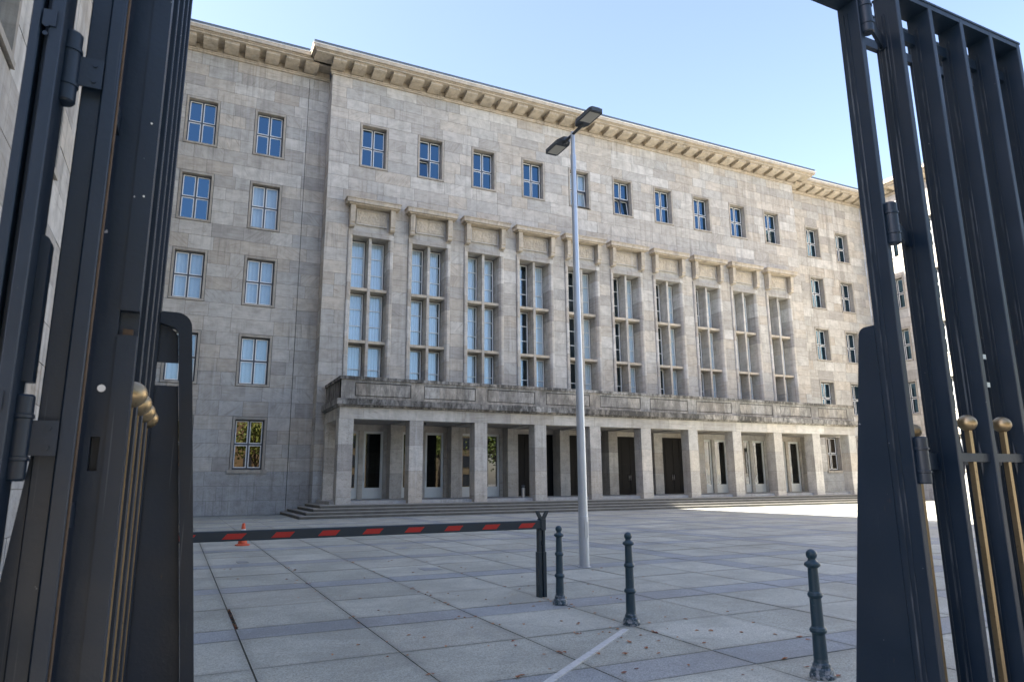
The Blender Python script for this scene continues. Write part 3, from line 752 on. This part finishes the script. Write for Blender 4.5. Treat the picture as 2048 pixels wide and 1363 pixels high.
# ------------------------------------------------------------------ street lamp
lamp = empty('street_lamp', (7.27, 11.94, 0)); tag(lamp, 'tall galvanised street lamp with two flat dark heads standing in the court', 'street lamp')
pm = MB(); pm.lathe([(.098, 0), (.098, .95), (.094, .96), (.092, 1.0), (.055, 8.3), (.055, 8.31)], seg=24); pm.build('pole', 'galv', lamp)
MB().lathe([(.061, 8.31), (.061, 8.62), (.046, 8.63), (.046, 9.16), (.040, 9.17)], seg=20).build('pole_top', 'galv', lamp)
MB().tube((0, -.42, 9.13), (0, .42, 9.10), .034, 12).build('arm', 'lampgrey', lamp)
dm = MB(); dm.box(-.035, .035, -.1045, -.06, .55, .85); dm.build('access_door', 'galv', lamp)
MB().lathe([(.125, 0), (.125, .012), (.102, .016)], seg=24).build('base_collar', 'galv', lamp)
def lamp_head(sy, z):
    h = MB()
    a = .16
    pts = [(-a, .95), (-a+.03, 1.0), (a-.03, 1.0), (a, .95), (a, .42), (a-.05, .30), (.07, .26), (-.07, .26), (-a+.05, .30), (-a, .42)]
    pts = [(x_, sy*y_) for x_, y_ in pts]
    if sy > 0: pts = pts[::-1]
    h.prism(pts, z-.035, z+.045)
    h.prism([(x_*.7, y_*.95+sy*.02) for x_, y_ in pts], z+.045, z+.075)
    o = h.build('lamp_head', 'lampgrey', lamp)
    y0, y1 = sorted((sy*.52, sy*.92)); MB().box(-.125, .125, y0, y1, z-.041, z-.034).build('lens', 'lens', o)
    k = MB(); k.tube((-.06, sy*.33, z-.02), (.06, sy*.33, z-.02), .045, 12); k.build('knuckle', 'lampgrey', o)
lamp_head(-1, 9.19); lamp_head(1, 9.12)

# ------------------------------------------------------------------ bollards
def make_bollard():
    r = empty('bollard', (0, 0, 0))
    MB().lathe([(.100, 0), (.100, .028), (.094, .038), (.086, .07), (.073, .082), (.070, .108), (.060, .12), (.055, .15)], seg=24).build('base', 'bollard', r)
    MB().lathe([(.057, .15), (.052, .335), (.054, .345), (.066, .355), (.070, .37), (.064, .388), (.053, .398), (.050, .41), (.047, .625), (.056, .635), (.062, .65), (.057, .668), (.047, .68), (.045, .70), (.041, .87)], seg=24).build('shaft', 'bollard', r)
    pr = [(.041, .87), (.048, .875), (.065, .888), (.067, .902), (.060, .915), (.042, .925), (.034, .935)]
    for k in range(1, 10):
        a = -math.pi/2+math.pi*(.13+.87*k/9); pr.append((max(.002, .046*math.cos(a)), .980+.046*math.sin(a)))
    MB().lathe(pr, seg=24, sharp=False).build('ball_cap', 'bollard', r)
    return r
b0 = make_bollard()
for k, (x, y, lb) in enumerate(((4.79, 8.52, 'blue grey iron bollard right beside the end post of the barrier'), (4.85, 6.97, 'blue grey iron bollard at the end of the white painted line, middle of three'), (4.98, 4.44, 'blue grey iron bollard nearest the gate with its base paint flaked white'))):
    o = b0 if k == 0 else copy_tree(b0)
    o.location = (x, y, 0); o.rotation_euler.z = k*1.3; tag(o, lb, 'bollard', 'iron bollards in a row')

# ------------------------------------------------------------------ boom barrier
bar_ = empty('boom_barrier', (4.87, 9.2, 0)); tag(bar_, 'dark closed boom barrier with red slanted reflectors resting on a forked post', 'barrier')
bm = MB(); bm.prism([(-.045, .945), (.045, .945), (.05, .955), (.05, 1.055), (.045, 1.065), (-.045, 1.065), (-.05, 1.055), (-.05, .955)], -5.9, -.02, 0, .5, 'x'); bm.build('boom', 'barrier', bar_)
bm = MB(); bm.box(-.02, .055, -.062, .062, .925, 1.085); bm.build('boom_end_cap', 'barrier', bar_)
for k in range(10):
    xc = 4.64-.5625*k-4.87-.02; rf = MB()
    rf.prism([(xc-.14, .968), (xc+.08, .968), (xc+.14, 1.032), (xc-.08, 1.032)], -.0535, -.0500, 0, .5, 'y'); rf.build('reflector', 'redfoil', bar_)
ps = MB(); ps.bar(-.052, -.018, -.042, .042, .55, .94); ps.bar(.018, .052, -.042, .042, .55, .94); ps.bar(-.018, .018, -.02, .042, .55, .70); ps.bar(-.018, .018, -.02, .042, .78, .94); ps.build('upper_post', 'barrier', bar_)
ps = MB(); ps.bar(-.064, -.010, -.05, .05, 0, .62); ps.bar(.010, .064, -.05, .05, 0, .62); ps.bar(-.010, .010, -.025, .05, 0, .62); ps.build('lower_post', 'barrier', bar_)
for sx in (-1, 1):
    fk = MB(); fk.prism([(sx*.02, 1.08), (sx*.02+.045, 1.08), (sx*.085+.045, 1.20), (sx*.085+.005, 1.20)], -.03, .03, 0, .5, 'y'); fk.build('fork_prong', 'barrier', bar_)
hs = MB(); hs.bar(-6.25, -5.88, -.17, .17, 0, 1.12, .02); hs.build('drive_housing', 'barrier', bar_)

# ------------------------------------------------------------------ traffic cone, ashtray bin
cn = empty('traffic_cone', (1.76, 20.64, 0)); tag(cn, 'small orange and white traffic cone standing behind the barrier', 'traffic cone')
MB().lathe([(.19, 0), (.195, .02), (.18, .035), (.13, .05), (.118, .062)], seg=8).build('base', 'orange', cn)
prof = lambda z: .118-.082*(z-.06)/.52
for z0, z1, m_, nm in ((.06, .17, 'orange', 'body'), (.17, .26, 'whitefoil', 'white_band'), (.26, .34, 'orange', 'body'), (.34, .43, 'whitefoil', 'white_band'), (.43, .58, 'orange', 'tip')):
    MB().lathe([(prof(z0), z0), (prof(z1), z1)]+([(prof(z1)-.012, z1+.008)] if z1 > .5 else []), seg=18).build(nm, m_, cn)
bn = empty('ashtray_bin', (18.32, 36.7, ZP)); tag(bn, 'slim brushed steel ashtray bin standing on the portico between two pillars', 'bin')
MB().lathe([(.12, 0), (.12, .03), (.11, .035), (.11, .56)], seg=20).build('body', 'steel', bn)
MB().lathe([(.10, .56), (.10, .64), (.115, .645), (.115, .70), (.10, .72)], seg=20).build('lid', 'lampgrey', bn)

# ------------------------------------------------------------------ gate
GY = 2.0
def hinge(parent, x, y, z, plates=(), web=None, r=.0295):
    h = MB(); h.lathe([(r*a, b) for a, b in ((.85, -.102), (1, -.097), (1, -.056), (1.13, -.054), (1.13, -.046), (.98, -.044), (.98, .044), (1.13, .046), (1.13, .054), (1, .056), (1, .097), (.85, .102))], x, y, 22)
    h.v = [(a, b, c+z) for a, b, c in h.v]
    o = h.build('hinge', 'paint', parent)
    if web: MB().prism(web, z-.038, z+.038).build('hinge_plate', 'paint', o)
    for (x0, x1, y0, y1, za, zb) in plates:
        pl = MB(); pl.box(x0, x1, y0, y1, z+za, z+zb)
        pb = pl.build('hinge_plate', 'paint', o)
        for zz in (z+za*.55, z+zb*.55):
            bt = MB()
            if x1-x0 < .02: bt.tube((x0+.001, (y0+y1)/2, zz), (x0-.004, (y0+y1)/2, zz), .006, 8)
            else: bt.tube((x1-.02, y0+.001, zz), (x1-.02, y0-.004, zz), .006, 8)
            bt.build('bolt', 'paint', o)
def ball_rod(parent, x, y, z1, a=.0115):
    r = MB()
    r.prism([(x-a, y-a), (x+a, y-a), (x+a, y+a), (x-a, y+a)], .12, z1-.03); o = r.build('brass_rod', 'brass', parent)
    pr = [(.042*math.cos(t)+.0005, z1+.0385*math.sin(t)) for t in [(-math.pi/2)+math.pi*k/14 for k in range(15)]]
    MB().lathe(pr, x, y, 24, sharp=False).build('ball', 'brass', o)
def spike(parent, x, y, z):
    s_ = MB(); b = len(s_.v); s_.v += [(x-.010, y, z), (x, y-.010, z), (x+.010, y, z), (x, y+.010, z), (x, y, z+.085), (x, y, z-.085)]
    for k in range(4): s_.face([b+k, b+(k+1) % 4, b+4]); s_.face([b+(k+1) % 4, b+k, b+5])
    s_.build('spike', 'paint', parent)
def leaf_parts(root, n, pitch, ztop, first=True, zr=1.70, rods=True, dp=.127, yr=.031):
    """local: x along the leaf from the hinge stile, y through the leaf (0 = outer edge), bars are deep flats with ridges"""
    for k in range(n):
        if k == 0 and not first: continue
        x0 = pitch*k; b = MB(); b.bar(x0, x0+.032, 0, dp, .10, ztop, .003)
        if dp > .1: b.box(x0-.004, x0, .086, .094, .10, ztop-.11, 1); b.box(x0-.004, x0, .070, .073, .10, ztop-.11, 1)
        b.build('stile' if k in (0, n-1) else 'bar', ['paint', 'ridge'], root)
    L = pitch*(n-1)
    t = MB(); t.box(.0325, L-.0005, 0.001, dp, ztop-.030, ztop); t.box(-.002, L+.034, -.003, dp+.003, ztop+.0005, ztop+.012); t.build('top_rail', 'paint', root)
    for k in range(n-1):
        t = MB(); t.box(pitch*k+.0325, pitch*(k+1)-.0005, dp-.035, dp-.004, ztop-.20, ztop-.14); t.build('upper_rail', 'paint', root)
        t = MB(); t.box(pitch*k+.0325, pitch*(k+1)-.0005, .018, .045, zr-.018, zr+.022); t.build('middle_rail', 'paint', root)
        t = MB(); t.box(pitch*k+.0325, pitch*(k+1)-.0005, .01, dp-.02, .10, .22); t.build('bottom_rail', 'paint', root)
        xm = pitch*(k+.5)+.016
        if rods: ball_rod(root, xm, yr, 1.865, .0115 if yr > .02 else .0065)
        spike(root, pitch*(k+.75)+.016, .031, zr)
        spike(root, pitch*(k+.25)+.016, .031, zr)

# right leaf, folded open in line with the fence
gl = empty('gate_leaf', (3.238, GY, 0)); tag(gl, 'dark steel gate leaf on the right with flat bars and brass ball tipped rods', 'gate')
leaf_parts(gl, 5, .277, 4.165)
for z in (1.685, 2.79, 3.905):
    hinge(gl, 2.962-3.238, -.012, z, ((-.0085, -.0045, .075, .124, -.045, .045),), [(2.98-3.238, -.012), (-.004, .095), (-.004, .112), (2.97-3.238, .004)])
# fixed gate frame: right post with tapering stop plate, left post, beam over the opening
gf = empty('gateway', (1.3, GY, 0)); tag(gf, 'fixed dark steel gateway frame with a post either side and a beam across the top', 'gate frame')
O = -1.3
p = MB(); p.bar(2.922+O, 2.954+O, 0, .116, 0, 4.004, .003)
p.box(2.918+O, 2.922+O, .080, .088, .0, 3.95, 1); p.box(2.918+O, 2.922+O, .058, .062, 0, 3.95, 1); p.build('post', ['paint', 'ridge'], gf)
def arc(cx, cy, r, a0, a1, n=7): return [(cx+r*math.cos(rad(a0+(a1-a0)*k/n)), cy+r*math.sin(rad(a0+(a1-a0)*k/n))) for k in range(n+1)]
pl = MB(); pts = [(.117, .05), (.50, .05), (.205, 2.28)]+arc(.165, 2.28, .04, 0, 90)[1:]+[(.117, 2.32)]
pl.prism(pts, 2.924+O, 2.936+O, 0, .5, 'x'); pl.build('stop_plate', 'paint', gf)
p = MB(); p.bar(-.425+O, -.403+O, -.10, .04, 0, 4.004, .003); p.bar(-.4025+O, -.386+O, -.06, .04, 0, 4.004, .003); p.bar(-.3855+O, -.356+O, -.10, .04, 0, 4.06, .003); p.build('post', 'paint', gf)
pl = MB(); pts = [(-.3555+O, 1.85), (-.333+O, 1.85), (-.333+O, 2.18)]+[(a+O, b) for a, b in arc(-.352, 2.20, .019, 0, 90)]+[(-.3555+O, 2.22)]
pl.prism(pts, -.02, .03, 0, .5, 'y'); pl.build('stop_plate', 'paint', gf)
for z in (1.715, 2.69, 3.70):
    hinge(gf, -.348+O, -.012, z, ((-.325+O, -.268+O, -.012, -.006, -.042, .042), (-.40+O, -.37+O, -.104, -.1005, .056, .10)), None, .026)
bmm = MB(); bmm.box(-.5+O, 2.96+O, .002, .114, 4.005, 4.14); bmm.box(-.5+O, 2.96+O, -.012, .128, 4.141, 4.155); bmm.build('beam', 'paint', gf)

# left leaf, swung into the court and seen nearly end on
lf = empty('gate_leaf', (-.131, 2.15, 0), rad(89.2)); tag(lf, 'dark steel gate leaf on the left seen end on with a rounded handle plate', 'gate')
leaf_parts(lf, 5, .277, 4.06, first=False, yr=.010)
LS = MB()   # lock stile, two stepped flats with keeper slots cut through
segs = [(.10, 2.01), (2.08, 4.06)]
for a, b in segs: LS.box(-.012, .02, .0, .048, a, b)

LS.box(.02, .05, .0, .048, .10, 4.06); [LS.box(-.004, .03, .0485, .098, a, b) for a, b in ((.10, 1.64), (1.73, 4.06))]; LS.box(-.004, .03, .0485, .062, 1.64, 1.73); LS.box(-.004, .03, .084, .098, 1.64, 1.73); LS.box(.03, .05, .0485, .098, .10, 4.06); LS.build('lock_stile', 'paint', lf)
MB().box(-.004, .018, .012, .036, 2.011, 2.028).build('latch', 'rust', lf)
MB().lathe([(.001, 0), (.010, 0), (.010, .004)], seg=12).build('rivet', 'whitefoil', lf, (-.004, .072, 1.86)).rotation_euler = (0, -math.pi/2, 0)
for z in (.9, 2.42, 2.65):
    o = MB().lathe([(.001, 0), (.0028, 0), (.0028, .003)], seg=8).build('rivet', 'whitefoil', lf, (-.013, .02, z)); o.rotation_euler = (0, -math.pi/2, 0)
MB().prism([(.184, 1.70), (.184, .10), (.34, .10), (.19, 1.68)], -.128, -.118, 0, .5, 'x').build('taper_plate', 'paint', lf)
hs_ = MB(); hs_.bar(-.155, -.12, .098, .135, .10, 4.06, .003); hs_.bar(-.135, -.10, .136, .185, .10, 4.06, .003); hs_.build('hinge_stile', 'paint', lf)
MB().box(-.146, -.118, .0948, .0975, .10, 4.06).build('rusty_edge', 'rust', lf)
for k in range(4):
    hb_ = MB(); hb_.bar(.14+.277*k, .17+.277*k, .10+.02*k, .19, .10, 4.06, .003); hb_.build('folded_bar', 'paint', lf)
for z in (.5, 1.5, 2.6, 3.6): MB().box(-.10, .0, .10, .13, z, z+.06).build('fold_link', 'paint', lf)
# handle plate on the far stile
X4 = .277*4
rim = MB()
outer = [(0, 2.335)]+[(-a, b) for a, b in arc(.06, 2.27, .065, 90, 0)]+[(-.305, .10)]
inner = [(0, 2.285)]+[(-a, b) for a, b in arc(.042, 2.24, .032, 90, 0)]+[(-.255, .10)]
for k in range(len(outer)-1):
    q = [outer[k], outer[k+1], inner[k+1], inner[k]]
    rim.prism(q, X4-.03, X4+.03, 0, .5, 'x')
rim.build('handle_rim', 'paint', lf)
pn = MB(); pn.prism([(0, 2.12), (0, 2.284), (-.045, 2.27), (-.073, 2.24), (-.083, 2.12)], X4+.01, X4+.022, 0, .5, 'x')
pn.prism([(0, .10), (0, 2.02), (-.091, 2.02), (-.254, .10)], X4+.01, X4+.022, 0, .5, 'x'); pn.build('lock_plate', 'paint', lf)

# fence behind the right leaf
fn = empty('fence', (3.476, 2.45, 0)); tag(fn, 'second row of dark steel bars standing close behind the right gate leaf', 'fence')
leaf_parts(fn, 7, .321, 4.45, dp=.06)
for z in (2.14, 2.31):
    o = MB(); o.box(.84, .95, -.012, -.002, z, z+.028); o.build('bracket', 'galv', fn)

# ------------------------------------------------------------------ fallen leaves
def leaf_mesh(k):
    rnd = random.Random(k); m = MB(); l, w_ = 1., .62
    zs = [rnd.uniform(0, .22) for _ in range(6)]
    m.v = [(-.5*l, 0, zs[0]), (-.15, -.5*w_, zs[1]), (.3, -.38*w_, zs[2]), (.5, 0, zs[3]), (.3, .38*w_, zs[4]), (-.15, .5*w_, zs[5]), (.05, 0, .02)]
    for a, b in ((0, 1), (1, 2), (2, 3), (3, 4), (4, 5), (5, 0)): m.face([a, b, 6])
    return m.mesh('fallen_leaf', 'fallen')
lms = [leaf_mesh(k) for k in range(6)]
pts = []
for k in range(200):
    if k < 90: x, y = random.gauss(4.3, 1.1), random.gauss(6.6, 1.5)
    elif k < 150: x, y = random.uniform(.8, 7.5), random.uniform(5, 15)
    else:
        x = random.choice((2.1, 3.46, 4.82))+random.gauss(0, .03); y = random.uniform(6, 16)
    if 4.3 < y < 30 and -.5 < x < 14: pts.append((x, y))
pts.sort(key=lambda q: q[1])
lm = MB()
for k, (x, y) in enumerate(pts):
    s_ = random.uniform(.035, .075)
    if k < 45:
        o = link('fallen_leaf', lms[k % 6], None, (x, y, .003), random.uniform(0, 6.28)); o.scale = (s_, s_, s_)
        tag(o, 'small dry brown leaf lying loose on the paving slabs', 'leaf', 'fallen leaves on the pavement')
    else:
        a = random.uniform(0, 6.28); b = len(lm.v); ca, sa = math.cos(a)*s_/2, math.sin(a)*s_/2
        lm.v += [(x-ca, y-sa, .004), (x+sa*.6, y-ca*.6, .012), (x+ca, y+sa, .006), (x-sa*.6, y+ca*.6, .014)]; lm.face([b, b+1, b+2]); lm.face([b, b+2, b+3])
for k in range(26):   # litter caught in the open joint
    x, y = .765+random.uniform(-.02, .03), random.uniform(8.9, 10.25); a = random.uniform(0, 6.28); s_ = .035; b = len(lm.v); ca, sa = math.cos(a)*s_/2, math.sin(a)*s_/2
    lm.v += [(x-ca, y-sa, -.01), (x+sa*.6, y-ca*.6, .0), (x+ca, y+sa, -.005), (x-sa*.6, y+ca*.6, .003)]; lm.face([b, b+1, b+2]); lm.face([b, b+2, b+3])
tag(lm.build('fallen_leaves', 'fallen'), kind='stuff')

# ------------------------------------------------------------------ across the street, seen only as reflections in glass
def tree(x, y, h, r, seed, label):
    rnd = random.Random(seed); t = empty('street_tree', (x, y, 0)); tag(t, label, 'tree', 'street trees behind the gate')
    tr = MB(); tr.tube((0, 0, 0), (0, .1, h*.45), .22, 10, 0, .14)
    cl = []
    for k in range(9):
        a = rnd.uniform(0, 6.28); e = Vector((math.cos(a)*r*rnd.uniform(.3, .8), math.sin(a)*r*rnd.uniform(.3, .8), h*rnd.uniform(.5, .9)))
        tr.tube((0, .1, h*rnd.uniform(.3, .45)), tuple(e), .09, 6, 0, .03); cl.append(e)
    tr.build('trunk', 'trunk', t); cr = MB()
    for e in cl+[Vector((0, 0, h*.8))]:
        for k in range(170):
            p = e+Vector((rnd.gauss(0, 1), rnd.gauss(0, 1), rnd.gauss(0, .8)))*r*.28; u = Vector((rnd.gauss(0, 1), rnd.gauss(0, 1), rnd.gauss(0, 1))).normalized(); v_ = u.orthogonal().normalized()
            s_ = rnd.uniform(.15, .32); b = len(cr.v); cr.v += [tuple(p-u*s_), tuple(p+v_*s_*.6), tuple(p+u*s_), tuple(p-v_*s_*.6)]; cr.face([b, b+1, b+2, b+3])
    cr.build('crown', 'foliage', t)
for k, (x, y, h, r) in enumerate(((-7, -13, 11, 3.6), (1, -14, 12, 4.0), (9, -13, 10, 3.5), (17, -14, 12, 4), (26, -13, 11, 3.8), (34, -14, 12, 4), (43, -13, 11, 3.8), (52, -14, 12, 4.2))):
    tree(x, y, h, r, k, 'leafy green street tree mirrored in the ground floor glass')
ob = empty('townhouse', (8, -30, 0)); tag(ob, 'ochre rendered house across the street mirrored in a window', 'building')
MB().box(-40, 40, -10, 0, 0, 13).build('wall', 'opposite', ob)
wm = MB().box(-.6, .6, -.02, .03, 0, 1.9).mesh('window', 'frame')
for i in range(20):
    for j in range(4): link('window', wm, ob, (-37.5+i*3.9, 0, 1.2+j*3.1))
